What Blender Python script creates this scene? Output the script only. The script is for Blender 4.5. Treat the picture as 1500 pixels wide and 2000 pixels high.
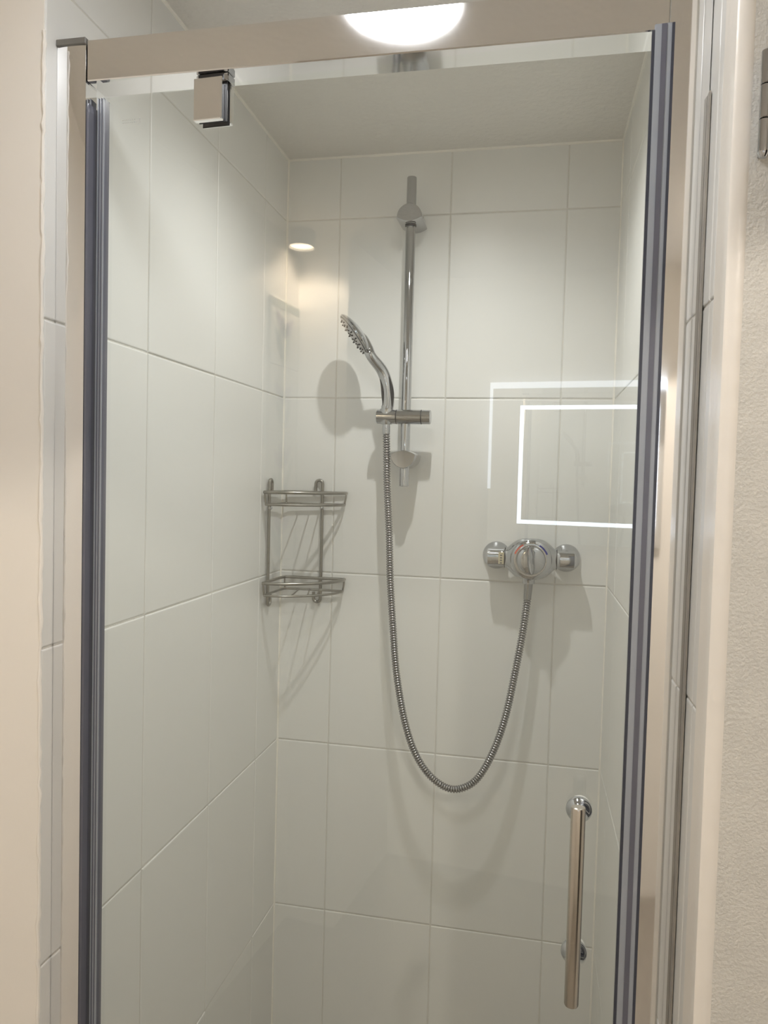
import bpy, math, random
from mathutils import Vector, Matrix
random.seed(7)
PI = math.pi
scene = bpy.context.scene
for o in list(bpy.data.objects):
    bpy.data.objects.remove(o)
COL = scene.collection

# ------------------------------------------------------------------ camera
cam_d = bpy.data.cameras.new('camera')
cam = bpy.data.objects.new('camera', cam_d)
COL.objects.link(cam)
YAW, PITCH, ROLL, FPX = -0.2025, -0.0427, 0.0254, 1491.5
cam_d.sensor_fit = 'VERTICAL'
cam_d.sensor_height = 24.0
cam_d.lens = 24.0 * FPX / 2000.0
cam_d.clip_start = 0.02
fw = Vector((math.sin(YAW) * math.cos(PITCH), math.cos(YAW) * math.cos(PITCH), math.sin(PITCH)))
rt = Vector((math.cos(YAW), -math.sin(YAW), 0))
up = rt.cross(fw)
r2 = math.cos(ROLL) * rt + math.sin(ROLL) * up
u2 = -math.sin(ROLL) * rt + math.cos(ROLL) * up
cam.matrix_world = Matrix(((r2.x, u2.x, -fw.x, 0.6102), (r2.y, u2.y, -fw.y, -1.7477),
                           (r2.z, u2.z, -fw.z, 1.45), (0, 0, 0, 1)))
scene.camera = cam

# ------------------------------------------------------------------ world, exposure
world = bpy.data.worlds.new('world')
scene.world = world
world.use_nodes = True
world.node_tree.nodes['Background'].inputs[0].default_value = (0.9, 0.93, 1.0, 1)
world.node_tree.nodes['Background'].inputs[1].default_value = 0.0
scene.view_settings.view_transform = 'Standard'
scene.view_settings.look = 'None'
scene.view_settings.gamma = 1.0
scene.view_settings.use_curve_mapping = False
scene.view_settings.exposure = 0.0
for k_, v_ in (('max_bounces', 16), ('diffuse_bounces', 10), ('glossy_bounces', 8), ('transparent_max_bounces', 16)):
    setattr(scene.cycles, k_, v_)
SHOWER_LAMP_W = 16.5        # spot inside the cubicle
ROOM_LAMP_STRENGTH = 46.0  # emission of the round ceiling light in the room
SPOT_W = 13.0              # warm ceiling spotlight in the room
ADDED_SPOT_W = 36.0              # added unseen twin that lifts the room's warm light
LED_STRENGTH = 8.0

# ------------------------------------------------------------------ materials
def new_mat(name):
    m = bpy.data.materials.new(name)
    m.use_nodes = True
    nt = m.node_tree
    return m, nt, nt.nodes['Principled BSDF']

def mat(name, col, rough=0.5, metal=0.0, var=0.04, scale=12.0, bump=0.0, bscale=60.0, rvar=0.0, spec=0.5, coat=0.0, detail=3.0):
    m, nt, b = new_mat(name)
    N, L = nt.nodes, nt.links
    b.inputs['Metallic'].default_value = metal
    b.inputs['Roughness'].default_value = rough
    b.inputs['Specular IOR Level'].default_value = spec
    b.inputs['Coat Weight'].default_value = coat
    tc = N.new('ShaderNodeTexCoord')
    no = N.new('ShaderNodeTexNoise'); no.inputs['Scale'].default_value = scale; no.inputs['Detail'].default_value = detail
    L.new(tc.outputs['Object'], no.inputs['Vector'])
    mx = N.new('ShaderNodeMix'); mx.data_type = 'RGBA'
    mx.inputs['A'].default_value = tuple(max(0, c * (1 - var)) for c in col) + (1,)
    mx.inputs['B'].default_value = tuple(min(1, c * (1 + var)) for c in col) + (1,)
    L.new(no.outputs['Fac'], mx.inputs['Factor'])
    L.new(mx.outputs['Result'], b.inputs['Base Color'])
    if rvar:
        mr = N.new('ShaderNodeMapRange')
        mr.inputs['To Min'].default_value = max(0, rough - rvar); mr.inputs['To Max'].default_value = rough + rvar
        L.new(no.outputs['Fac'], mr.inputs['Value']); L.new(mr.outputs['Result'], b.inputs['Roughness'])
    if bump:
        n2 = N.new('ShaderNodeTexNoise'); n2.inputs['Scale'].default_value = bscale; n2.inputs['Detail'].default_value = 2
        L.new(tc.outputs['Object'], n2.inputs['Vector'])
        bp = N.new('ShaderNodeBump'); bp.inputs['Strength'].default_value = bump; bp.inputs['Distance'].default_value = 0.01
        L.new(n2.outputs['Fac'], bp.inputs['Height']); L.new(bp.outputs['Normal'], b.inputs['Normal'])
    return m

def emit(name, col, strength):
    m = bpy.data.materials.new(name); m.use_nodes = True
    nt = m.node_tree; nt.nodes.remove(nt.nodes['Principled BSDF'])
    e = nt.nodes.new('ShaderNodeEmission'); e.inputs[0].default_value = tuple(col) + (1,); e.inputs[1].default_value = strength
    nt.links.new(e.outputs[0], nt.nodes['Material Output'].inputs[0])
    return m

def glass_mat(name, tint):
    """clear safety glass: Schlick reflection over straight transmission, the same from both sides"""
    m = bpy.data.materials.new(name); m.use_nodes = True
    nt = m.node_tree; N, L = nt.nodes, nt.links
    N.remove(N['Principled BSDF'])
    lw = N.new('ShaderNodeLayerWeight'); lw.inputs['Blend'].default_value = 0.5
    pw = N.new('ShaderNodeMath'); pw.operation = 'POWER'; pw.inputs[1].default_value = 5
    ma = N.new('ShaderNodeMath'); ma.operation = 'MULTIPLY_ADD'; ma.inputs[1].default_value = 0.95; ma.inputs[2].default_value = 0.05
    L.new(lw.outputs['Facing'], pw.inputs[0]); L.new(pw.outputs[0], ma.inputs[0])
    tr = N.new('ShaderNodeBsdfTransparent'); tr.inputs[0].default_value = tuple(tint) + (1,)
    gl = N.new('ShaderNodeBsdfGlossy'); gl.inputs['Roughness'].default_value = 0.0
    gl.inputs['Color'].default_value = (1, 1, 1, 1)
    mx = N.new('ShaderNodeMixShader')
    L.new(ma.outputs[0], mx.inputs[0]); L.new(tr.outputs[0], mx.inputs[1]); L.new(gl.outputs[0], mx.inputs[2])
    L.new(mx.outputs[0], N['Material Output'].inputs[0])
    return m

M = {}
M['tile'] = mat('white_glazed_tile', (0.755, 0.758, 0.738), 0.34, var=0.012, scale=3, bump=0.035, bscale=5.5, spec=0.5)
M['grout'] = mat('grout', (0.66, 0.65, 0.61), 0.8, var=0.10, scale=30, bump=0.2, bscale=300)
M['sealant'] = mat('sealant', (0.84, 0.82, 0.76), 0.35, var=0.05, scale=25)
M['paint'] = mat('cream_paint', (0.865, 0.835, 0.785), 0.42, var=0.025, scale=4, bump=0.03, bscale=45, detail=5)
M['wallpaint'] = mat('room_paint', (0.865, 0.835, 0.785), 0.6, var=0.02, scale=3, bump=0.08, bscale=60)
M['gloss'] = mat('gloss_woodwork_paint', (0.86, 0.825, 0.77), 0.28, var=0.03, scale=6, bump=0.10, bscale=40)
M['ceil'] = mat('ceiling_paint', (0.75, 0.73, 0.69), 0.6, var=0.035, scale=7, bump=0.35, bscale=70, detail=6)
M['hall'] = mat('added_hall_dark', (0.22, 0.20, 0.18), 0.7, var=0.1)  # dark tone of the added hall, mirrored by the chrome
M['floor'] = mat('floor_vinyl', (0.34, 0.31, 0.27), 0.4, var=0.12, scale=14)
M['chrome'] = mat('polished_chrome', (0.52, 0.53, 0.545), 0.04, 1.0, var=0.02, scale=20)
M['frame'] = mat('polished_aluminium', (0.92, 0.92, 0.92), 0.055, 1.0, var=0.015, scale=5, rvar=0.015)
M['satin'] = mat('brushed_steel', (0.60, 0.56, 0.50), 0.22, 1.0, var=0.05, scale=40)
M['wire'] = mat('steel_wire', (0.33, 0.32, 0.29), 0.28, 1.0, var=0.10, scale=60)
M['hose'] = mat('hose_steel', (0.36, 0.36, 0.36), 0.16, 1.0, var=0.05, scale=40)
M['rubber'] = mat('grey_vinyl_seal', (0.115, 0.118, 0.150), 0.25, var=0.12, scale=18, spec=0.6)
M['rubberlight'] = mat('pale_vinyl_seal', (0.30, 0.325, 0.365), 0.22, var=0.08, scale=18, spec=0.6)
M['rubberdark'] = mat('dark_vinyl_lip', (0.045, 0.05, 0.07), 0.3, var=0.1, scale=18)
M['black'] = mat('black_gasket', (0.02, 0.02, 0.022), 0.4, var=0.1)
M['cap'] = mat('grey_plastic_cap', (0.17, 0.165, 0.15), 0.5, var=0.15, scale=60)
M['filler'] = mat('grey_post_shade', (0.36, 0.34, 0.30), 0.6, var=0.2, scale=30)  # grey standing in for the shade at the right post's side
M['face'] = mat('grey_spray_plate', (0.50, 0.50, 0.51), 0.3, var=0.06)
M['red'] = mat('red_mark', (0.55, 0.12, 0.08), 0.4)
M['blue'] = mat('blue_mark', (0.02, 0.025, 0.22), 0.4)
M['plastic'] = mat('white_plastic', (0.8, 0.79, 0.76), 0.4, var=0.02)
M['mirror'] = mat('mirror_silver', (0.9, 0.91, 0.91), 0.01, 1.0, var=0.005)
M['glass'] = glass_mat('door_glass', (0.985, 0.995, 0.985))
M['etch'] = mat('etched_mark', (0.50, 0.50, 0.48), 0.7)
M['lens'] = emit('lamp_lens', (1.0, 0.97, 0.92), 30)
M['roomlens'] = emit('room_lamp_lens', (0.97, 0.98, 1.0), ROOM_LAMP_STRENGTH)
M['spotlens'] = emit('spot_lens', (1.0, 0.80, 0.58), 16)
M['led'] = emit('led_strip', (0.80, 0.88, 1.0), LED_STRENGTH)
M['ledsoft'] = emit('led_edge', (0.84, 0.90, 1.0), LED_STRENGTH * 0.45)
M['petal'] = mat('lilac_petal', (0.34, 0.25, 0.33), 0.3, var=0.25, scale=40)
M['leaf'] = mat('green_leaf', (0.25, 0.29, 0.22), 0.3, var=0.25, scale=40)
M['border'] = mat('green_border', (0.38, 0.40, 0.33), 0.3, var=0.3, scale=90)
M['decor'] = mat('cream_decor_tile', (0.72, 0.69, 0.62), 0.2, var=0.03, scale=10)

# ------------------------------------------------------------------ mesh helpers
class MB:
    def __init__(self):
        self.v = []; self.f = []; self.s = []
    def add(self, vs, fs, smooth=False):
        b = len(self.v)
        self.v += [tuple(x) for x in vs]
        self.f += [tuple(i + b for i in f) for f in fs]
        self.s += [smooth] * len(fs)
        return self
    def box(self, x0, x1, y0, y1, z0, z1):
        vs = [(x, y, z) for z in (z0, z1) for y in (y0, y1) for x in (x0, x1)]
        return self.add(vs, [(0, 2, 3, 1), (4, 5, 7, 6), (0, 1, 5, 4), (2, 6, 7, 3), (0, 4, 6, 2), (1, 3, 7, 5)])
    def bbox(self, x0, x1, y0, y1, z0, z1, c=0.002):
        """box with chamfered edges: an octagonal-ish chamfer on every edge"""
        xs, ys, zs = (x0, x1), (y0, y1), (z0, z1)
        vs = []; idx = {}
        for i in (0, 1):
            for j in (0, 1):
                for k in (0, 1):
                    sx, sy, sz = (1 - 2 * i) * c, (1 - 2 * j) * c, (1 - 2 * k) * c
                    for a, p in enumerate(((xs[i], ys[j] + sy, zs[k] + sz), (xs[i] + sx, ys[j], zs[k] + sz), (xs[i] + sx, ys[j] + sy, zs[k]))):
                        idx[i, j, k, a] = len(vs); vs.append(p)
        fs = []
        def quad(l):
            cen = Vector(((x0 + x1) / 2, (y0 + y1) / 2, (z0 + z1) / 2))
            p = [Vector(vs[t]) for t in l]
            n = (p[1] - p[0]).cross(p[2] - p[0])
            m = sum(p, Vector()) / len(p) - cen
            fs.append(tuple(l) if n.dot(m) > 0 else tuple(reversed(l)))
        for i in (0, 1):
            quad([idx[i, 0, 0, 0], idx[i, 1, 0, 0], idx[i, 1, 1, 0], idx[i, 0, 1, 0]])
            quad([idx[0, i, 0, 1], idx[1, i, 0, 1], idx[1, i, 1, 1], idx[0, i, 1, 1]])
            quad([idx[0, 0, i, 2], idx[1, 0, i, 2], idx[1, 1, i, 2], idx[0, 1, i, 2]])
            for j in (0, 1):
                quad([idx[i, j, 0, 0], idx[i, j, 0, 1], idx[i, j, 1, 1], idx[i, j, 1, 0]])
                quad([idx[i, 0, j, 0], idx[i, 0, j, 2], idx[i, 1, j, 2], idx[i, 1, j, 0]])
                quad([idx[0, i, j, 1], idx[0, i, j, 2], idx[1, i, j, 2], idx[1, i, j, 1]])
                for k in (0, 1):
                    quad([idx[i, j, k, 0], idx[i, j, k, 1], idx[i, j, k, 2]])
        return self.add(vs, fs)
    def loft(self, rings, cap=True, smooth=True, closed=False):
        n = len(rings[0]); b = []
        vs = [p for r in rings for p in r]; fs = []
        m = len(rings)
        for i in range(m if closed else m - 1):
            a, c = i * n, ((i + 1) % m) * n
            for j in range(n):
                k = (j + 1) % n
                fs.append((a + j, a + k, c + k, c + j))
        self.add(vs, fs, smooth)
        if cap and not closed:
            self.add(rings[0], [tuple(reversed(range(n)))])
            self.add(rings[-1], [tuple(range(n))])
        return self
    def tube(self, pts, rad, n=12, cap=True, closed=False):
        pts = [Vector(p) for p in pts]
        m = len(pts)
        rr = rad if isinstance(rad, (list, tuple)) else [rad] * m
        tans = []
        for i in range(m):
            if closed: t = pts[(i + 1) % m] - pts[i - 1]
            else: t = pts[min(i + 1, m - 1)] - pts[max(i - 1, 0)]
            tans.append(t.normalized())
        a = Vector((0, 0, 1)) if abs(tans[0].z) < 0.9 else Vector((1, 0, 0))
        nrm = (a - tans[0] * a.dot(tans[0])).normalized()
        rings = []
        for i in range(m):
            nrm = (nrm - tans[i] * nrm.dot(tans[i])).normalized()
            bi = tans[i].cross(nrm)
            rings.append([pts[i] + rr[i] * (math.cos(2 * PI * k / n) * nrm + math.sin(2 * PI * k / n) * bi) for k in range(n)])
        return self.loft(rings, cap, True, closed)
    def lathe(self, origin, axis, prof, n=32, capa=True):
        """prof: list of (distance along axis, radius)"""
        o = Vector(origin); a = Vector(axis).normalized()
        t = Vector((0, 0, 1)) if abs(a.z) < 0.9 else Vector((1, 0, 0))
        e1 = (t - a * t.dot(a)).normalized(); e2 = a.cross(e1)
        rings = [[o + a * d + r * (math.cos(2 * PI * k / n) * e1 + math.sin(2 * PI * k / n) * e2) for k in range(n)] for d, r in prof]
        return self.loft(rings, capa, True)
    def prism(self, poly, y0, y1, axis='y', smooth=False):
        """poly in (x,z), extruded along y; axis 'z': poly in (x,y) extruded along z"""
        if axis == 'y':
            r0 = [(x, y0, z) for x, z in poly]; r1 = [(x, y1, z) for x, z in poly]
        else:
            r0 = [(x, y, y0) for x, y in poly]; r1 = [(x, y, y1) for x, y in poly]
        return self.loft([r0, r1], True, smooth)
    def build(self, name, material, parent=None, auto=True):
        me = bpy.data.meshes.new(name)
        me.from_pydata(self.v, [], self.f)
        me.polygons.foreach_set('use_smooth', self.s)
        me.materials.append(M[material] if isinstance(material, str) else material)
        me.update()
        if auto and any(self.s):
            import bmesh
            bm = bmesh.new(); bm.from_mesh(me)
            bmesh.ops.remove_doubles(bm, verts=bm.verts, dist=1e-6)
            bmesh.ops.recalc_face_normals(bm, faces=bm.faces)
            for e in bm.edges:
                if len(e.link_faces) == 2 and e.calc_face_angle(0) > 0.75: e.smooth = False
            bm.to_mesh(me); bm.free()
        else:
            import bmesh
            bm = bmesh.new(); bm.from_mesh(me)
            bmesh.ops.recalc_face_normals(bm, faces=bm.faces)
            bm.to_mesh(me); bm.free()
        o = bpy.data.objects.new(name, me)
        COL.objects.link(o)
        if parent: o.parent = parent
        return o

def tag(o, label=None, cat=None, group=None, kind=None):
    if label: o['label'] = label
    if cat: o['category'] = cat
    if group: o['group'] = group
    if kind: o['kind'] = kind
    return o

def thing(name, label, cat, loc=(0, 0, 0), rz=0, group=None):
    o = bpy.data.objects.new(name, None); o.empty_display_size = 0.05
    COL.objects.link(o); o.location = loc; o.rotation_euler = (0, 0, rz)
    return tag(o, label, cat, group)

def structure(mb, name, material, label, cat):
    return tag(mb.build(name, material), label, cat, kind='structure')

def smooth_path(pts, n=8):
    P = [Vector(p) for p in pts]; out = []
    for i in range(len(P) - 1):
        a, b = P[max(i - 1, 0)], P[i]; c, d = P[i + 1], P[min(i + 2, len(P) - 1)]
        for k in range(n):
            t = k / n
            out.append(0.5 * ((2 * b) + (c - a) * t + (2 * a - 5 * b + 4 * c - d) * t * t + (3 * b - a - 3 * c + d) * t ** 3))
    out.append(P[-1])
    return out

# ------------------------------------------------------------------ the setting
W, H = 0.76, 2.196
RX = 0.7717                      # right wall at its front end (it splays slightly)
YL, YR = -0.900, -1.000          # where the tiling stops on the left / right side wall
XL, XR, YB = -0.35, 1.25, -2.80  # the room in front of the cubicle
G = 0.0014                       # joints lie this far behind the tile faces
ROWS = [0.0, 0.4033, 0.8129, 1.225, 1.6384, 2.054, H]

tile_cache = {}
def tile_mesh(w, h):
    key = (round(w, 4), round(h, 4))
    if key in tile_cache: return tile_cache[key]
    j = 0.0013; c = 0.0022; a, b = w / 2 - j, h / 2 - j
    vs = [(-a, 0.004, -b), (a, 0.004, -b), (a, 0.004, b), (-a, 0.004, b),
          (-a, 0.0011, -b), (a, 0.0011, -b), (a, 0.0011, b), (-a, 0.0011, b),
          (-a + c * .4, 0.0004, -b + c * .4), (a - c * .4, 0.0004, -b + c * .4), (a - c * .4, 0.0004, b - c * .4), (-a + c * .4, 0.0004, b - c * .4),
          (-a + c, 0, -b + c), (a - c, 0, -b + c), (a - c, 0, b - c), (-a + c, 0, b - c)]
    fs = [(12, 13, 14, 15)]
    for base in (0, 4, 8):
        for k in range(4):
            l = (k + 1) % 4
            fs.append((base + k, base + l, base + 4 + l, base + 4 + k))
    me = bpy.data.meshes.new('tile'); me.from_pydata(vs, [], fs); me.materials.append(M['tile']); me.update()
    tile_cache[key] = me
    return me

def tile_wall(wall, origin, u, back, cols, rows):
    """u: unit vector along the wall, back: unit vector pointing into the wall"""
    o = Vector(origin); u = Vector(u).normalized(); b = Vector(back).normalized()
    for i in range(len(cols) - 1):
        for k in range(len(rows) - 1):
            w, h = cols[i + 1] - cols[i], rows[k + 1] - rows[k]
            t = bpy.data.objects.new('tile', tile_mesh(w, h)); COL.objects.link(t)
            p = o + u * (cols[i] + w / 2) + Vector((0, 0, rows[k] + h / 2)) - b * random.uniform(0, 0.0003)
            mtx = Matrix(((u.x, b.x, 0, p.x), (u.y, b.y, 0, p.y), (u.z, b.z, 1, p.z), (0, 0, 0, 1)))
            tilt = Matrix.Rotation(random.gauss(0, 0.0016), 4, 'X') @ Matrix.Rotation(random.gauss(0, 0.0016), 4, 'Z')
            t.parent = wall
            t.matrix_local = mtx @ tilt

T = 0.10
floor = structure(MB().box(XL - T, XR + T, YB - T, T, -0.08, 0.0), 'floor', 'floor', 'grey brown bathroom floor', 'floor')
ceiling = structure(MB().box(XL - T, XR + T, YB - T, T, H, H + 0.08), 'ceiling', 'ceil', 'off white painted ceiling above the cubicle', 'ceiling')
wb = structure(MB().box(-T, W + T, G, T, 0, H), 'wall_back', 'grout', 'white tiled wall carrying the shower rail and valve', 'wall')
tile_wall(wb, (0, 0, 0), (1, 0, 0), (0, 1, 0), [0, 0.1287, 0.3877, 0.6457, W], ROWS)
wl = structure(MB().box(-T, -G, YL + 0.003, G, 0, H), 'wall_left', 'grout', 'white tiled side wall behind the pivot clamp', 'wall')
# left wall columns measured from its front end
lc = [YL, -0.643, -0.392, -0.1437, 0.0]
tile_wall(wl, (0, 0, 0), (0, 1, 0), (-1, 0, 0), lc, ROWS[:])
ang = math.atan2(RX - W, -YR)
uR = Vector((RX - W, YR, 0)).normalized(); bR = Vector((-uR.y, uR.x, 0))
e = [Vector((W, 0, 0)) + bR * G, Vector((RX, YR, 0)) + bR * G, Vector((RX + 0.09, YR, 0)), Vector((RX + 0.09, G, 0)), Vector((W, G, 0))]
wr = structure(MB().prism([(p.x, p.y) for p in e], 0, H, 'z'), 'wall_right', 'grout', 'white tiled side wall next to the mixer valve', 'wall')
LR = math.hypot(RX - W, YR)
tile_wall(wr, (W, 0, 0), uR, bR, [0, 0.141, 0.399, 0.657, 0.915, LR], ROWS)

# painted returns and the room behind the camera
structure(MB().box(XL, -0.0016, YL, YL + T, 0, H), 'wall_left_return', 'paint', 'cream painted wall beside the left chrome post', 'wall')
structure(MB().box(RX + 0.0305, XR, YR + 0.012, YR + T, 0, H), 'wall_right_return', 'paint', 'cream painted wall beyond the door casing', 'wall')
structure(MB().box(XL - T, XL, YB, YL + T, 0, H), 'wall_west', 'wallpaint', 'cream painted room wall with the floral tile column', 'wall')
e_ = MB().box(XR, XR + T, YB, -2.05, 0, H).box(XR, XR + T, -1.25, YR + T, 0, H).box(XR, XR + T, -2.05, -1.25, 2.0, H)
structure(e_, 'wall_east', 'wallpaint', 'cream painted room wall with an added open doorway', 'wall')  # doorway opening added to let dark reflections into the chrome
structure(MB().box(XR + T, XR + 1.2, -2.5, -0.8, -0.08, 0.0).box(XR + 1.2, XR + 1.3, -2.5, -0.8, 0, H).box(XR + T, XR + 1.2, -2.5, -2.4, 0, H).box(XR + T, XR + 1.2, -0.9, -0.8, 0, H).box(XR + T, XR + 1.2, -2.5, -0.8, H, H + 0.08), 'wall_added_hall', 'hall', 'added dark hall for the chrome to mirror', 'wall')  # unseen hall, added to give the chrome something darker to reflect
structure(MB().box(XL, -0.179, YB, -2.27, 0, H), 'wall_pier', 'wallpaint', 'cream painted pier beside the floral tiles', 'wall')
structure(MB().box(XL - T, XR + T, YB - T, YB, 0, H), 'wall_rear', 'wallpaint', 'cream painted room wall with the lit mirror', 'wall')

# door casing on the right: flat margin, then a cove running out to the wall
cx0, cy0 = RX - 0.004, YR
prof = [(cx0, cy0 + 0.05), (cx0, cy0 + 0.002), (cx0 + 0.002, cy0), (cx0 + 0.0125, cy0 - 0.001), (cx0 + 0.0160, cy0 + 0.0005)]
for k in range(1, 8):
    t = k / 7 * PI / 2
    prof.append((cx0 + 0.0160 + 0.0145 * math.sin(t) * 0.95, cy0 + 0.0005 + 0.020 * (1 - math.cos(t)) * 0.55 + 0.004 * math.sin(t)))
prof += [(cx0 + 0.0345, cy0 + 0.013), (cx0 + 0.0345, cy0 + 0.05)]
structure(MB().prism(prof, 0, H, 'z', smooth=True), 'trim_1', 'gloss', 'moulded cream gloss door casing beside the right chrome post', 'trim')

# rough line of old filler along the casing, and along the left tile edge
def rough_bead(name, x, y, z0, z1, r, label, seed, mat_='gloss', lean=0.0, step=0.012, amp=0.5):
    rnd = random.Random(seed); pts = []; rr = []
    z = z0
    while z < z1:
        f = (z - z0) / (z1 - z0)
        pts.append((x + lean * f + rnd.uniform(-1, 1) * r * amp, y + rnd.uniform(-1, 1) * r * 0.2, z)); rr.append(r * rnd.uniform(0.6, 1.25))
        z += step * rnd.uniform(0.6, 1.5)
    pts.append((x + lean, y, z1)); rr.append(r)
    return structure(MB().tube(pts, rr, 8), name, mat_, label, 'trim')
rough_bead('trim_2', cx0 + 0.0355, YR + 0.0115, 0.0, H, 0.0022, 'ragged cream filler line along the door casing', 3)
rough_bead('trim_3', -0.0012, YL - 0.0005, 0.0, 1.985, 0.0024, 'ragged cream filler line where the left tiles end', 4, 'paint')
# silicone in the corners of the cubicle
def bead(name, a, b, r, label):
    a, b = Vector(a), Vector(b); n = 40; pts = []; rr = []
    for k in range(n + 1):
        pts.append(a.lerp(b, k / n)); rr.append(r * random.uniform(0.85, 1.15))
    structure(MB().tube(pts, rr, 8), name, 'sealant', label, 'trim')
bead('trim_4', (0.0, 0.0, 0), (0.0, 0.0, H), 0.0034, 'white sealant line in the corner behind the wire caddy')
bead('trim_5', (W, 0.0, 0), (W, 0.0, H), 0.0034, 'white sealant line in the corner beside the mixer valve')
bead('trim_6', (0, 0, H), (W, 0, H), 0.0040, 'painted sealant line between back wall and ceiling')
bead('trim_7', (0, 0, H), (0, YL, H), 0.0040, 'painted sealant line between pivot side wall and ceiling')
bead('trim_8', (W, 0, H), (RX, YR, H), 0.0040, 'painted sealant line between valve side wall and ceiling')

# ------------------------------------------------------------------ shower frame
FY0, FY1 = -0.877, -0.853
PXL, PXR = 0.0405, 0.7275
HZ0, HZ1 = 1.9335, 1.9835
fr = thing('shower_enclosure', 'polished chrome shower enclosure frame spanning the tiled alcove', 'shower enclosure', (0, 0, 0))
def post(x0, x1, inner):
    """gently bowed front, small lips at both edges"""
    n = 8; poly = []
    for k in range(n + 1):
        t = k / n; x = x0 + (x1 - x0) * t
        poly.append((x, FY0 - 0.0007 * (1 - (2 * t - 1) ** 2) + 0.0003))
    poly += [(x1, FY1), (x0, FY1)]
    return MB().prism(poly, 0.0, 1.981, 'z', smooth=True)
post(0.0006, PXL, 1).build('wall_post', 'frame', fr)
post(PXR, 0.7690, -1).build('wall_post', 'frame', fr)
for x0, x1 in ((0.0006, PXL), (PXR, 0.7690)):
    MB().bbox(x0 - 0.0004, x1 + 0.0006, FY0 - 0.0025, FY1 + 0.001, 1.978, 1.986, 0.0008).build('end_cap', 'cap', fr)
hd = MB().bbox(PXL + 0.0008, PXR - 0.0008, FY0 + 0.0004, -0.836, HZ0, HZ1, 0.0012).build('header_rail', 'frame', fr)
# vinyl buffer on the inner face of the left post, rounded head
mb = MB()
for zz0, zz1, y0, y1, xo in ((0.0, 1.909, FY0 + 0.0030, FY1 + 0.003, 0.0016),):
    poly = [(PXL - 0.001, y0), (PXL + xo, y0 + 0.0015), (PXL + xo * 1.9, y0 + 0.010), (PXL + xo, y1 - 0.004), (PXL + xo * 0.5, y1), (PXL - 0.001, y1)]
    r0 = [(x, y, zz0) for x, y in poly]; r1 = [(x, y, zz1 - 0.010) for x, y in poly]
    r2_ = [(x * 0.55 + PXL * 0.45, y * 0.86 + (y0 + y1) / 2 * 0.14, zz1) for x, y in poly]
    mb.loft([r0, r1, r2_], True, False)
mb.build('post_buffer', 'rubber', fr)
MB().box(PXR - 0.0018, PXR + 0.0002, FY0 + 0.004, FY1 + 0.002, 0, 1.93).build('post_buffer', 'rubberdark', fr)
MB().box(0.7672, 0.7692, -0.8865, FY0 - 0.0005, 0, 1.862).build('channel_shade', 'filler', fr)  # thin grey strip: shade along the post's side, put in as colour
MB().bbox(PXL + 0.001, PXR - 0.001, FY0 + 0.002, FY1 + 0.010, 0.0, 0.012, 0.002).build('threshold_rail', 'frame', fr)

# ------------------------------------------------------------------ pivoting glass door (ajar: its handle side stands forward of the frame)
PVX, PVY = 0.195, -0.861
DRZ = -math.atan(0.0632)
door = thing('glass_shower_door', 'clear glass pivot shower door standing slightly ajar in the chrome frame', 'shower door', (PVX, PVY, 0), DRZ)
GX0, GX1, GZ0, GZ1 = -0.1415, 0.516, 0.016, 1.9222
MB().box(GX0, GX1, -0.003, 0.003, GZ0, GZ1).build('glass_pane', 'glass', door)
# left edge seal with ribs
s = MB().bbox(GX0 - 0.0095, GX0 + 0.0015, -0.0055, 0.0055, GZ0, GZ1 - 0.001, 0.001).build('edge_seal', 'rubber', door)
for x in (-0.0075, -0.0035, 0.0002):
    MB().box(GX0 + x - 0.0009, GX0 + x + 0.0009, -0.0068, -0.0050, GZ0, GZ1 - 0.001).build('seal_rib', 'rubberlight', s)
# right edge seal: pale channel, dark lip, pale outer lip
s = MB().bbox(GX1 - 0.0005, GX1 + 0.0190, -0.0050, 0.0055, GZ0, GZ1 + 0.006, 0.0008).build('edge_seal', 'rubberlight', door)
MB().box(GX1 - 0.0030, GX1 - 0.0002, -0.0050, 0.0050, GZ0, GZ1).build('seal_rib', 'rubberdark', s)
MB().box(GX1 + 0.0065, GX1 + 0.0118, -0.0058, -0.0046, GZ0, GZ1 + 0.005).build('seal_rib', M['rubber'], s)
MB().box(GX1 + 0.0165, GX1 + 0.0193, -0.0060, -0.0046, GZ0, GZ1 + 0.005).build('seal_rib', 'rubberdark', s)
# clamp that carries the pivot
cl = MB().bbox(-0.0120, 0.0255, -0.0125, -0.0040, 1.8775, 1.9275, 0.0009).build('pivot_clamp', 'frame', door)
MB().box(-0.0080, 0.0290, -0.0042, -0.0030, 1.8770, 1.9265).build('clamp_gasket', 'black', cl)
MB().bbox(-0.0080, 0.0300, 0.0032, 0.0120, 1.8780, 1.9275, 0.0009).build('clamp_back_plate', 'frame', cl)
MB().box(-0.0070, 0.0290, 0.0030, 0.0036, 1.8750, 1.9265).build('clamp_gasket', 'black', cl)
MB().bbox(-0.0110, 0.0320, -0.0080, 0.0100, 1.9235, 1.9330, 0.0010).build('pivot_block', 'chrome', cl)
MB().lathe((0.010, 0, 1.9225), (0, 0, 1), [(0, 0.006), (0.011, 0.006)], 16).build('pivot_pin', 'black', cl)
MB().box(-0.0075, 0.0260, -0.0088, -0.0078, 1.9240, 1.9325).build('pivot_cover', 'black', cl)
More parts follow.
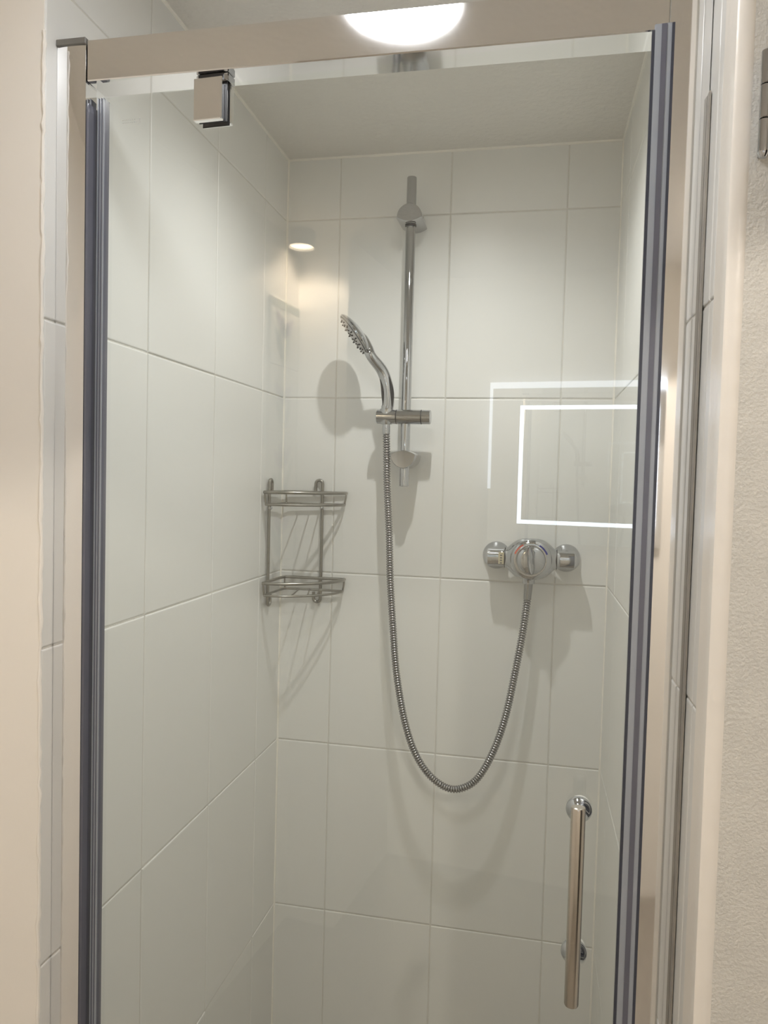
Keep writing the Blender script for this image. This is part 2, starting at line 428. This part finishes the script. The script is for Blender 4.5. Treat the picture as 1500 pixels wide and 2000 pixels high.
# bar handle
BX = 0.4680
hb = MB().lathe((BX, -0.043, 0.8975), (0, 0, 1), [(0, 0.0055), (0.0006, 0.0070), (0.002, 0.0076), (0.2125, 0.0076), (0.214, 0.0070), (0.2146, 0.0055)], 32).build('bar_handle', 'satin', door)
for z in (1.0935, 0.9330):
    MB().lathe((BX + 0.0005, -0.003, z), (0, -1, 0), [(0, 0.0140), (0.003, 0.0142), (0.006, 0.0135), (0.010, 0.0110), (0.014, 0.0088), (0.020, 0.0072), (0.036, 0.0068)], 32).build('handle_mount', 'chrome', hb)
    MB().lathe((BX + 0.0015, 0.003, z), (0, 1, 0), [(0, 0.0110), (0.004, 0.0112), (0.006, 0.0095), (0.009, 0.0060)], 24).build('handle_fixing', 'plastic', hb)
# small etched mark on the glass
for k in range(7):
    x = -0.116 + k * 0.0027
    MB().box(x, x + 0.0019, -0.00312, -0.00296, 1.8915, 1.8923).build('etched_mark', 'etch', door)
    MB().box(x + 0.0003, x + 0.0020, -0.00312, -0.00296, 1.8880, 1.8887).build('etched_mark', 'etch', door)
MB().box(-0.0955, -0.0945, -0.00312, -0.00296, 1.8875, 1.8925).build('etched_mark', 'etch', door)
MB().box(-0.0925, -0.0905, -0.00312, -0.00296, 1.8875, 1.8925).build('etched_mark', 'etch', door)

# ------------------------------------------------------------------ riser rail
RYY = -0.066
rx = 0.3088
rail = thing('riser_rail', 'chrome riser rail on the back wall with sliding handset holder', 'shower rail', (0, 0, 0))
MB().lathe((rx, RYY, 1.4355), (0, 0, 1), [(0, 0.0098), (0.001, 0.0108), (0.020, 0.0110), (0.677, 0.0110), (0.6785, 0.0100)], 28).build('rail_tube', 'chrome', rail)
def shield(cx, cz, s, w, h):
    """rounded triangle, vertex up for s=1 and down for s=-1"""
    pts = []
    A = [(-w, -0.25 * h * s), (0, 0.75 * h * s), (w, -0.25 * h * s)]
    def arc(p, q, bulge, n=7):
        px, pz = p; qx, qz = q; mx, mz = (px + qx) / 2, (pz + qz) / 2
        dx, dz = qx - px, qz - pz
        nx, nz = -dz, dx
        if (mx * nx + mz * nz) < 0: nx, nz = -nx, -nz
        for k in range(n):
            t = k / n; b = 4 * t * (1 - t) * bulge
            pts.append((cx + px + dx * t + nx * b, cz + pz + dz * t + nz * b))
    arc(A[0], A[1], 0.20); arc(A[1], A[2], 0.20); arc(A[2], A[0], 0.16)
    return pts
def bracket(cz, s):
    o = MB()
    a = shield(rx - 0.001, cz, s, 0.0285, 0.032)
    rings = []
    for y, k in ((0.0, 0.96), (-0.020, 1.0), (-0.080, 1.0), (-0.0845, 0.97), (-0.0855, 0.93)):
        rings.append([(rx + (x - rx) * k, y, cz + (z - cz) * k) for x, z in a])
    o.loft(rings, True, True)
    return o.build('wall_bracket', 'chrome', rail)
bracket(2.030, 1); bracket(1.4985, -1)
MB().lathe((rx, RYY, 2.0080), (0, 0, 1), [(0, 0.0125), (0.004, 0.0125)], 24).build('rail_collar', 'black', rail)
sl = MB()
zS, yS = 1.5895, -0.072
sl.lathe((0.2445, yS, zS), (1, 0, 0), [(0, 0.0140), (0.0015, 0.0158), (0.0440, 0.0160), (0.0443, 0.0140), (0.0460, 0.0140), (0.0463, 0.0162), (0.1000, 0.0162), (0.1003, 0.0140), (0.1018, 0.0140), (0.1021, 0.0160), (0.1200, 0.0158), (0.1215, 0.0140)], 36)
slo = sl.build('slider', 'chrome', rail)
for x in (0.2445 + 0.0444, 0.2445 + 0.1004):
    MB().lathe((x, yS, zS), (1, 0, 0), [(0, 0.0161), (0.0016, 0.0161)], 36).build('slider_joint', 'black', slo)
MB().lathe((0.2665, yS, zS - 0.017), (0, 0, 1), [(0, 0.0125), (0.003, 0.0140), (0.030, 0.0155), (0.034, 0.0150)], 28).build('handset_cradle', 'chrome', rail)

# ------------------------------------------------------------------ hand shower
hs = thing('hand_shower', 'chrome hand shower with round grey spray plate resting in the slider', 'hand shower', (0, 0, 0))
hc = Vector((0.196, -0.104, 1.763))           # centre of the spray face
nrm = Vector((-0.775, -0.20, -0.60)).normalized()
R_ = 0.0535
dpl = (Vector((-0.60, 0.0, 0.80)) - nrm * Vector((-0.60, 0.0, 0.80)).dot(nrm)).normalized()
path = smooth_path([(0.2665, yS, zS + 0.010), (0.2695, -0.072, 1.622), (0.2665, -0.075, 1.657), (0.2560, -0.081, 1.690), hc - dpl * 0.0600 - nrm * 0.004, hc - dpl * 0.0400 - nrm * 0.0085, hc - dpl * 0.018 - nrm * 0.0120, hc - nrm * 0.0110], 6)
m_ = len(path)
rad = []
for i in range(m_):
    t = i / (m_ - 1)
    ks = [(0, .0108), (.06, .0128), (.20, .0140), (.40, .0128), (.56, .0112), (.70, .0115), (.85, .0110), (1, .0080)]
    for a, b in zip(ks, ks[1:]):
        if a[0] <= t <= b[0]:
            rad.append(a[1] + (b[1] - a[1]) * (t - a[0]) / (b[0] - a[0])); break
MB().tube(path, rad, 20).build('handle', 'chrome', hs)
MB().lathe((0.2665, yS, zS + 0.0005), (0, 0, 1), [(0, 0.0110), (0.016, 0.0118), (0.020, 0.0128), (0.024, 0.0122)], 24).build('handle_collar', 'chrome', hs)
# black grip inlay on the side of the handle
inl = MB()
for side in (1, -1):
    ins = []
    for i in range(4, 16):
        p = path[i]; q = path[i + 1] - path[i - 1]
        d = Vector((0, -1, 0)); sd = q.normalized().cross(d) * side
        dirv = (sd * 0.80 + d * 0.60).normalized()
        wid = 0.0052 * math.sin(PI * (i - 3.5) / 12.5)
        tq = q.normalized().cross(dirv)
        ins.append([p + dirv * rad[i] * 1.005 + tq * wid, p + dirv * (rad[i] * 1.03 + 0.0006), p + dirv * rad[i] * 1.005 - tq * wid, p + dirv * (rad[i] * 0.93)])
    inl.loft(ins, True, True)
inl.build('grip_inlay', 'black', hs)
MB().lathe(hc, -nrm, [(-0.001, R_ - 0.003), (0.0005, R_), (0.004, R_ + 0.0006), (0.008, R_ - 0.003), (0.013, R_ - 0.013), (0.017, R_ - 0.026), (0.0195, R_ - 0.040), (0.020, 0.003)], 44).build('head_shell', 'chrome', hs)
MB().lathe(hc, nrm, [(-0.001, R_ - 0.001), (0.0008, R_ - 0.002), (0.0016, R_ - 0.005)], 44).build('black_rim', 'black', hs)
fp = MB().lathe(hc + nrm * 0.0004, nrm, [(0, R_ - 0.0055), (0.0022, R_ - 0.006), (0.003, R_ - 0.010), (0.0036, 0.004)], 40).build('spray_plate', 'face', hs)
e1 = nrm.cross(Vector((0, 0, 1))).normalized(); e2 = nrm.cross(e1)
for ring, cnt in ((0.042, 16), (0.031, 12), (0.020, 8), (0.009, 4)):
    for k in range(cnt):
        a = 2 * PI * k / cnt + ring * 40
        p = hc + nrm * 0.0032 + e1 * ring * math.cos(a) + e2 * ring * math.sin(a)
        MB().lathe(p, nrm, [(0, 0.0019), (0.0026, 0.0016), (0.0034, 0.0009)], 8).build('nozzle', 'black', fp)

# ------------------------------------------------------------------ mixer valve
vx, vz = 0.592, 1.2850
va = thing('shower_mixer_valve', 'chrome bar mixer valve with round dial on the tiled back wall', 'shower valve', (0, 0, 0))
for x in (vx - 0.077, vx + 0.077):
    MB().lathe((x, 0.0, vz), (0, -1, 0), [(0, 0.0310), (0.004, 0.0310), (0.010, 0.0285), (0.018, 0.0225), (0.034, 0.0190)], 40).build('wall_rose', 'chrome', va)
rings = []
NS = 40
for i in range(NS + 1):
    t = -1 + 2 * i / NS
    x = vx + t * 0.0975
    a = abs(t)
    b = max(0.0, 1 - (a / 0.60) ** 2) if a < 0.60 else 0.0
    b = b * b * (3 - 2 * b) if b < 1 else 1
    hz = 0.0195 + 0.0250 * b
    hy = 0.0190 + 0.0090 * b
    if a > 0.955:
        k = math.sqrt(max(0.0, 1 - ((a - 0.955) / 0.045) ** 2)); k = 0.35 + 0.65 * k
        hz *= k; hy *= k
    cy = -0.050 - 0.006 * b
    ring = []
    for k in range(32):
        th = 2 * PI * k / 32
        c, s_ = math.cos(th), math.sin(th)
        ring.append((x, cy + hy * math.copysign(abs(c) ** 0.75, c), vz + hz * math.copysign(abs(s_) ** 0.75, s_)))
    rings.append(ring)
MB().loft(rings, True, True).build('valve_body', 'chrome', va)
for x in (vx - 0.056, vx + 0.056):
    MB().lathe((x - 0.0004, -0.050, vz), (1, 0, 0), [(0, 0.0228), (0.0008, 0.0228)], 40).build('body_joint', 'black', va)
dl = MB().lathe((vx + 0.001, -0.070, vz), (0, -1, 0), [(0, 0.0420), (0.008, 0.0445), (0.013, 0.0440), (0.017, 0.0405), (0.0185, 0.0345), (0.0185, 0.0325), (0.0170, 0.0322), (0.0170, 0.0315)], 56).build('dial_ring', 'chrome', va)
kn = MB().lathe((vx + 0.001, -0.0865, vz), (0, -1, 0), [(0, 0.0312), (0.004, 0.0308), (0.008, 0.0280), (0.011, 0.020), (0.012, 0.004)], 48).build('dial_knob', 'chrome', va)
# lens-shaped grip across the knob
fin = []
for i in range(21):
    t = -1 + 2 * i / 20
    hw = 0.0085 * math.sqrt(max(0.0, 1 - t * t)) + 0.0006
    dp = 0.020 * (1 - t * t) ** 0.6 + 0.0015
    zc = vz + 0.002 + t * 0.0310 - 0.003
    xo = vx + 0.001 + 0.005 * (-t) * 0.6
    fin.append([(xo - hw, -0.0900, zc), (xo - hw * 0.7, -0.0920 - dp * 0.7, zc), (xo, -0.0930 - dp, zc), (xo + hw * 0.7, -0.0920 - dp * 0.7, zc), (xo + hw, -0.0900, zc)])
MB().loft(fin, True, True).build('dial_grip', 'chrome', kn)
def arcmark(name, material, a0, a1):
    m = MB(); n = 10; ra, rb = 0.0345, 0.0378; r0 = []
    for i in range(n + 1):
        a = math.radians(a0 + (a1 - a0) * i / n)
        r0.append([(vx + 0.001 + r * math.cos(a), y, vz + r * math.sin(a)) for r, y in ((ra, -0.0880), (ra, -0.0890), (rb, -0.0884), (rb, -0.0872))])
    m.loft(r0, True, False).build(name, material, dl)
arcmark('warm_mark', 'red', 118, 160)
arcmark('cold_mark', 'blue', 22, 62)
MB().lathe((vx - 0.0025, -0.056, vz - 0.028), (0, 0, -1), [(0, 0.0150), (0.016, 0.0150), (0.018, 0.0135), (0.026, 0.0130)], 32).build('outlet', 'chrome', va)
# small printed panel on the left arm
lab = []
MB().box(vx - 0.0690, vx - 0.0575, -0.0697, -0.0670, vz - 0.013, vz + 0.013).build('printed_panel', mat('pale_gold_panel', (0.62, 0.57, 0.42), 0.3, 0.6), va)
for k in range(4):
    MB().box(vx - 0.0655, vx - 0.0610, -0.0700, -0.0690, vz - 0.012 + k * 0.0055, vz - 0.009 + k * 0.0055).build('printed_mark', 'cap', va)

# ------------------------------------------------------------------ hose
ho = thing('shower_hose', 'ribbed steel shower hose hanging in a loop between slider and valve', 'hose', (0, 0, 0))
CAMP = Vector((0.6102, -1.7477, 1.45))
hp = [(0.2665, -0.072, 1.560), (0.2682, -0.072, 1.520), (0.2715, -0.073, 1.440), (0.2795, -0.074, 1.330), (0.2850, -0.075, 1.225), (0.2945, -0.076, 1.115), (0.3060, -0.077, 1.010),
      (0.3280, -0.078, 0.905), (0.3560, -0.079, 0.833), (0.3960, -0.080, 0.785), (0.4420, -0.080, 0.767), (0.4880, -0.078, 0.790), (0.5230, -0.075, 0.852),
      (0.5490, -0.071, 0.935), (0.5670, -0.066, 1.035), (0.5800, -0.060, 1.120), (0.5885, -0.056, 1.200)]
sp = smooth_path(hp, 60)
# resample at even spacing, ribbed radius
L_ = [0.0]
for a, b in zip(sp, sp[1:]): L_.append(L_[-1] + (b - a).length)
tot = L_[-1]; pitch = 0.0056; steps = int(tot / pitch) * 4
pts = []; rr = []; j = 0
for i in range(steps + 1):
    d = tot * i / steps
    while j < len(L_) - 2 and L_[j + 1] < d: j += 1
    t = (d - L_[j]) / max(1e-9, L_[j + 1] - L_[j])
    pts.append(sp[j].lerp(sp[j + 1], t))
    rr.append((0.0056, 0.0080, 0.0085, 0.0080)[i % 4])
MB().tube(pts, rr, 12).build('ribbed_hose', 'hose', ho)
MB().lathe((0.2665, -0.072, 1.5722), (0, 0, -1), [(0, 0.0085), (0.016, 0.0088), (0.022, 0.0080)], 24).build('end_nut', 'chrome', ho)
MB().lathe((vx - 0.0027, -0.056, vz - 0.0542), (-0.05, 0, -1), [(0, 0.0092), (0.014, 0.0090), (0.030, 0.0084), (0.036, 0.0078)], 24).build('end_nut', 'hose', ho)

# ------------------------------------------------------------------ corner caddy
ca = thing('corner_caddy', 'two tier steel wire caddy hung in the tiled corner', 'shower caddy', (0, 0, 0))
w0 = 0.0075
def tier(z, k):
    """rim: along the left wall, round the corner, along the back wall, then a bowed front"""
    def outline(ins, zz):
        a = Vector((0.008 + ins, -0.142 + ins * 1.5, zz)); b = Vector((0.012 + ins, -0.012 - ins, zz)); c = Vector((0.163 - ins * 1.5, -0.008 - ins, zz))
        pts = []
        def seg(p, q, n): 
            for i in range(n): pts.append(p.lerp(q, i / n))
        seg(a + Vector((0, 0.006, 0)), b + Vector((0, -0.012, 0)), 6)
        pts.append(b + Vector((0.0035, -0.0035, 0)))
        seg(b + Vector((0.012, 0, 0)), c + Vector((-0.008, 0, 0)), 6)
        # front: from c back to a, bowed outwards
        d = a - c; n_ = Vector((1, -1, 0)).normalized()
        for i in range(0, 17):
            t = i / 16
            p = c + d * t + n_ * (0.040 * (4 * t * (1 - t)) ** 0.75)
            pts.append(p)
        return pts
    rim = MB().tube(outline(0, z), 0.0036, 10, closed=True).build('basket_rim', 'wire', ca)
    z2 = z - 0.0275
    bo = outline(0.0025, z2)
    MB().tube(bo, 0.0029, 8, closed=True).build('basket_base', 'wire', ca)
    top = outline(0.001, z)
    for i in (6, 13, 30):
        p, q = top[min(i, len(top) - 1)], bo[min(i, len(bo) - 1)]
        MB().tube([p, p.lerp(q, 0.35) + Vector((0, 0, -0.004)), q + Vector((0, 0, 0.004)), q], 0.0021, 8).build('basket_stay', 'wire', ca)
    # base wires parallel to the left wall
    for f in (0.25, 0.5, 0.72):
        p = bo[7].lerp(bo[12], f)
        # where the same x meets the front
        best = min(bo[13:], key=lambda q: abs(q.x - p.x - 0.02))
        MB().tube([p, best], 0.0018, 6).build('base_wire', 'wire', ca)
tier(1.4150, 0); tier(1.2115, 1)
def upright(x, y, ax, ay, zt, zb):
    """a wire running down both baskets with a hooked loop at each end; (ax, ay) = direction along the wall"""
    A = Vector((ax, ay, 0)); O = Vector((x, y, 0)); r = 0.0085
    pts = []
    pts.append(O + A * 2 * r + Vector((0, 0, zt - 0.026)))
    pts.append(O + A * 2 * r + Vector((0, 0, zt - r)))
    for k in range(1, 8):
        t = PI * k / 8
        pts.append(O + A * (r + r * math.cos(t)) + Vector((0, 0, zt - r + r * math.sin(t))))
    pts.append(O + Vector((0, 0, zt - r)))
    for k in range(1, 8): pts.append(O + Vector((0, 0, zt - r + (zb + r - zt + r) * k / 8)))
    pts.append(O + Vector((0, 0, zb + r)))
    for k in range(1, 8):
        t = PI * k / 8
        pts.append(O + A * (r - r * math.cos(t)) + Vector((0, 0, zb + r - r * math.sin(t))))
    pts.append(O + A * 2 * r + Vector((0, 0, zb + r))); pts.append(O + A * 2 * r + Vector((0, 0, zb + 0.024)))
    MB().tube(pts, 0.0037, 10).build('upright', 'wire', ca)
    MB().lathe(O + Vector((0, 0, zt - 0.064)) + Vector((0.004 * (ay != 0), -0.004 * (ax != 0), 0)), (1 if ay else 0, -1 if ax else 0, 0), [(-0.004, 0.0042), (0.001, 0.0042), (0.003, 0.002)], 14).build('fixing_screw', 'chrome', ca)
upright(0.0075, -0.1065, 0, 1, 1.4430, 1.1560)
upright(0.1035, -0.0075, -1, 0, 1.4440, 1.1545)

# ------------------------------------------------------------------ hinge on the right
hx, hy, hz = 0.7905, YR - 0.014, 1.7880
hi = thing('butt_hinge', 'chrome butt hinge on the cream door casing', 'hinge', (hx, hy, hz - 0.045))
MB().bbox(-0.0015, 0.0020, 0.002, 0.0165, 0.002, 0.088, 0.0006).build('hinge_leaf', 'chrome', hi)
for k in range(3):
    MB().lathe((0, 0, 0.001 + k * 0.0295), (0, 0, 1), [(0, 0.0044), (0.0006, 0.0050), (0.0282, 0.0050), (0.0288, 0.0044)], 18).build('hinge_knuckle', 'chrome', hi)
MB().lathe((0, 0, -0.0030), (0, 0, 1), [(0, 0.0030), (0.0035, 0.0052), (0.005, 0.0052)], 18).build('hinge_tip', 'chrome', hi)

# ------------------------------------------------------------------ lamps
def point_light(name, kind, loc, energy, col, radius, parent, **kw):
    d = bpy.data.lights.new(name, kind); d.energy = energy; d.color = col; d.shadow_soft_size = radius
    for k, v in kw.items(): setattr(d, k, v)
    o = bpy.data.objects.new(name, d); COL.objects.link(o); o.parent = parent; o.location = loc
    return o
# recessed downlight in the cubicle ceiling, hidden from the photograph by the header rail
AX, AY = 0.410, -0.475
la = thing('recessed_downlight', 'small round white downlight in the cubicle ceiling', 'lamp', (AX, AY, H))
MB().lathe((0, 0, 0.0), (0, 0, -1), [(0.0005, 0.0420), (0.003, 0.0415), (0.004, 0.0380), (0.001, 0.0330), (0.0005, 0.0325)], 40).build('bezel', 'plastic', la)
MB().lathe((0, 0, 0.0), (0, 0, -1), [(0.0004, 0.0320), (0.0012, 0.0310), (0.0014, 0.004)], 32).build('lens', 'lens', la)
point_light('downlight_lamp', 'SPOT', (0, 0, -0.012), SHOWER_LAMP_W, (1.0, 0.985, 0.955), 0.012, la, spot_size=math.radians(146), spot_blend=1.0)
# round flush light on the room ceiling
BXL, BYL = 0.374, -1.195
lb = thing('round_ceiling_light', 'round white glowing ceiling light in front of the shower door', 'lamp', (BXL, BYL, H))
MB().lathe((0, 0, 0), (0, 0, -1), [(0, 0.098), (0.014, 0.098), (0.016, 0.096), (0.016, 0.090), (0.008, 0.090)], 56).build('lamp_housing', 'plastic', lb)
MB().lathe((0, 0, 0), (0, 0, -1), [(0.006, 0.0895), (0.0110, 0.0893), (0.0112, 0.087), (0.0113, 0.01)], 56).build('diffuser', 'roomlens', lb)
# warm surface spotlight
def spotlight(x, y, label, watts, size, col):
    o = thing('ceiling_spotlight', label, 'lamp', (x, y, H), group='surface spotlights on the room ceiling')
    MB().lathe((0, 0, 0), (0, 0, -1), [(0, 0.040), (0.002, 0.0425), (0.046, 0.0425), (0.048, 0.0410), (0.048, 0.0370), (0.040, 0.0365)], 40).build('lamp_body', 'plastic', o)
    MB().lathe((0, 0, 0), (0, 0, -1), [(0.036, 0.0362), (0.041, 0.0360), (0.0415, 0.004)], 32).build('lens', 'spotlens', o)
    point_light('spotlight_lamp', 'SPOT', (0, 0, -0.050), watts, col, 0.030, o, spot_size=math.radians(size), spot_blend=0.08)
spotlight(-0.298, -2.175, 'white cylindrical ceiling spotlight shining warmly on the floral tiles', SPOT_W, 124, (1.0, 0.82, 0.62))
spotlight(1.050, -2.050, 'added white cylindrical ceiling spotlight that warms and brightens the room', ADDED_SPOT_W, 136, (1.0, 0.90, 0.79))  # added lamp, out of view, to brighten walls and posts

# ------------------------------------------------------------------ things in the room that the glass mirrors
mx0, mx1, mz0, mz1 = 0.178, 0.900, 1.235, 1.797
mi = thing('led_mirror', 'rectangular wall mirror with a cool white light strip', 'mirror', (0, YB, 0))
MB().bbox(mx0 + 0.012, mx1 - 0.012, 0.0, 0.028, mz0 + 0.012, mz1 - 0.012, 0.001).build('mirror_case', 'frame', mi)
MB().bbox(mx0 + 0.004, mx1 - 0.004, 0.028, 0.033, mz0 + 0.004, mz1 - 0.004, 0.0006).build('mirror_glass', 'mirror', mi)
def strip(x0, x1, z0, z1, y0, y1, m):
    MB().box(x0, x1, y0, y1, z0, z1).build('light_strip', m, mi)
ix0, ix1, iz0, iz1, sw = 0.288, 0.795, 1.305, 1.724, 0.014
strip(ix0, ix1, iz1 - sw, iz1, 0.0328, 0.0338, 'led'); strip(ix0, ix1, iz0, iz0 + sw, 0.0328, 0.0338, 'led')
strip(ix0, ix0 + sw, iz0 + sw, iz1 - sw, 0.0328, 0.0338, 'led'); strip(ix1 - sw, ix1, iz0 + sw, iz1 - sw, 0.0328, 0.0338, 'led')
strip(mx0, mx1, mz1 - 0.012, mz1 + 0.010, 0.020, 0.0335, 'ledsoft')
strip(mx0, mx0 + 0.011, mz1 - 0.37, mz1 - 0.012, 0.020, 0.0335, 'ledsoft')

# column of floral decor tiles on the room wall
tz = 1.985
ft_y0, ft_y1 = -2.269, -2.069
for k in range(4):
    z1 = tz - k * 0.2; z0 = z1 - 0.198
    lab = ('floral decor tile with lilac bloom under the warm spotlight, topmost of its column', 'floral decor tile second from the top of its column',
           'floral decor tile third from the top of its column', 'floral decor tile lowest of its column')[k]
    ft = thing('floral_tile', lab, 'tile', (XL, (ft_y0 + ft_y1) / 2, z0), group='column of floral decor tiles')
    MB().bbox(0, 0.006, -0.099, 0.099, 0, 0.198, 0.0012).build('tile_body', 'decor', ft)
    if k == 0:
        MB().box(0.005, 0.0068, -0.097, 0.097, 0.172, 0.194).build('border_band', 'border', ft)
    MB().box(0.005, 0.0066, -0.097, -0.092, 0.002, 0.172).build('border_band', 'border', ft)
    rnd = random.Random(20 + k)
    def blade(y0, z0_, y1, z1_, w, m, nm):
        d = Vector((0, y1 - y0, z1_ - z0_)); n_ = Vector((0, -d.z, d.y)).normalized(); rg = []
        a = Vector((0.0055, y0, z0_))
        vs = []
        for i in range(9):
            t = i / 8; ww = w * math.sin(PI * min(1, t * 0.92 + 0.04)) 
            vs.append(a + d * t + n_ * ww)
        for i in range(8, -1, -1):
            t = i / 8; ww = w * math.sin(PI * min(1, t * 0.92 + 0.04))
            vs.append(a + d * t - n_ * ww)
        b = [v + Vector((0.0014, 0, 0)) for v in vs]
        MB().loft([vs, b], True, False).build(nm, m, ft)
    for i in range(4):
        y = rnd.uniform(-0.05, 0.06)
        blade(y * 0.3, 0.01, y * 1.3, rnd.uniform(0.07, 0.12), 0.010, 'leaf', 'leaf')
    for i in range(4):
        y = (-0.05, -0.015, 0.025, 0.06)[i]
        blade(0.005, 0.085, y, rnd.uniform(0.135, 0.165), 0.015, 'petal', 'petal')
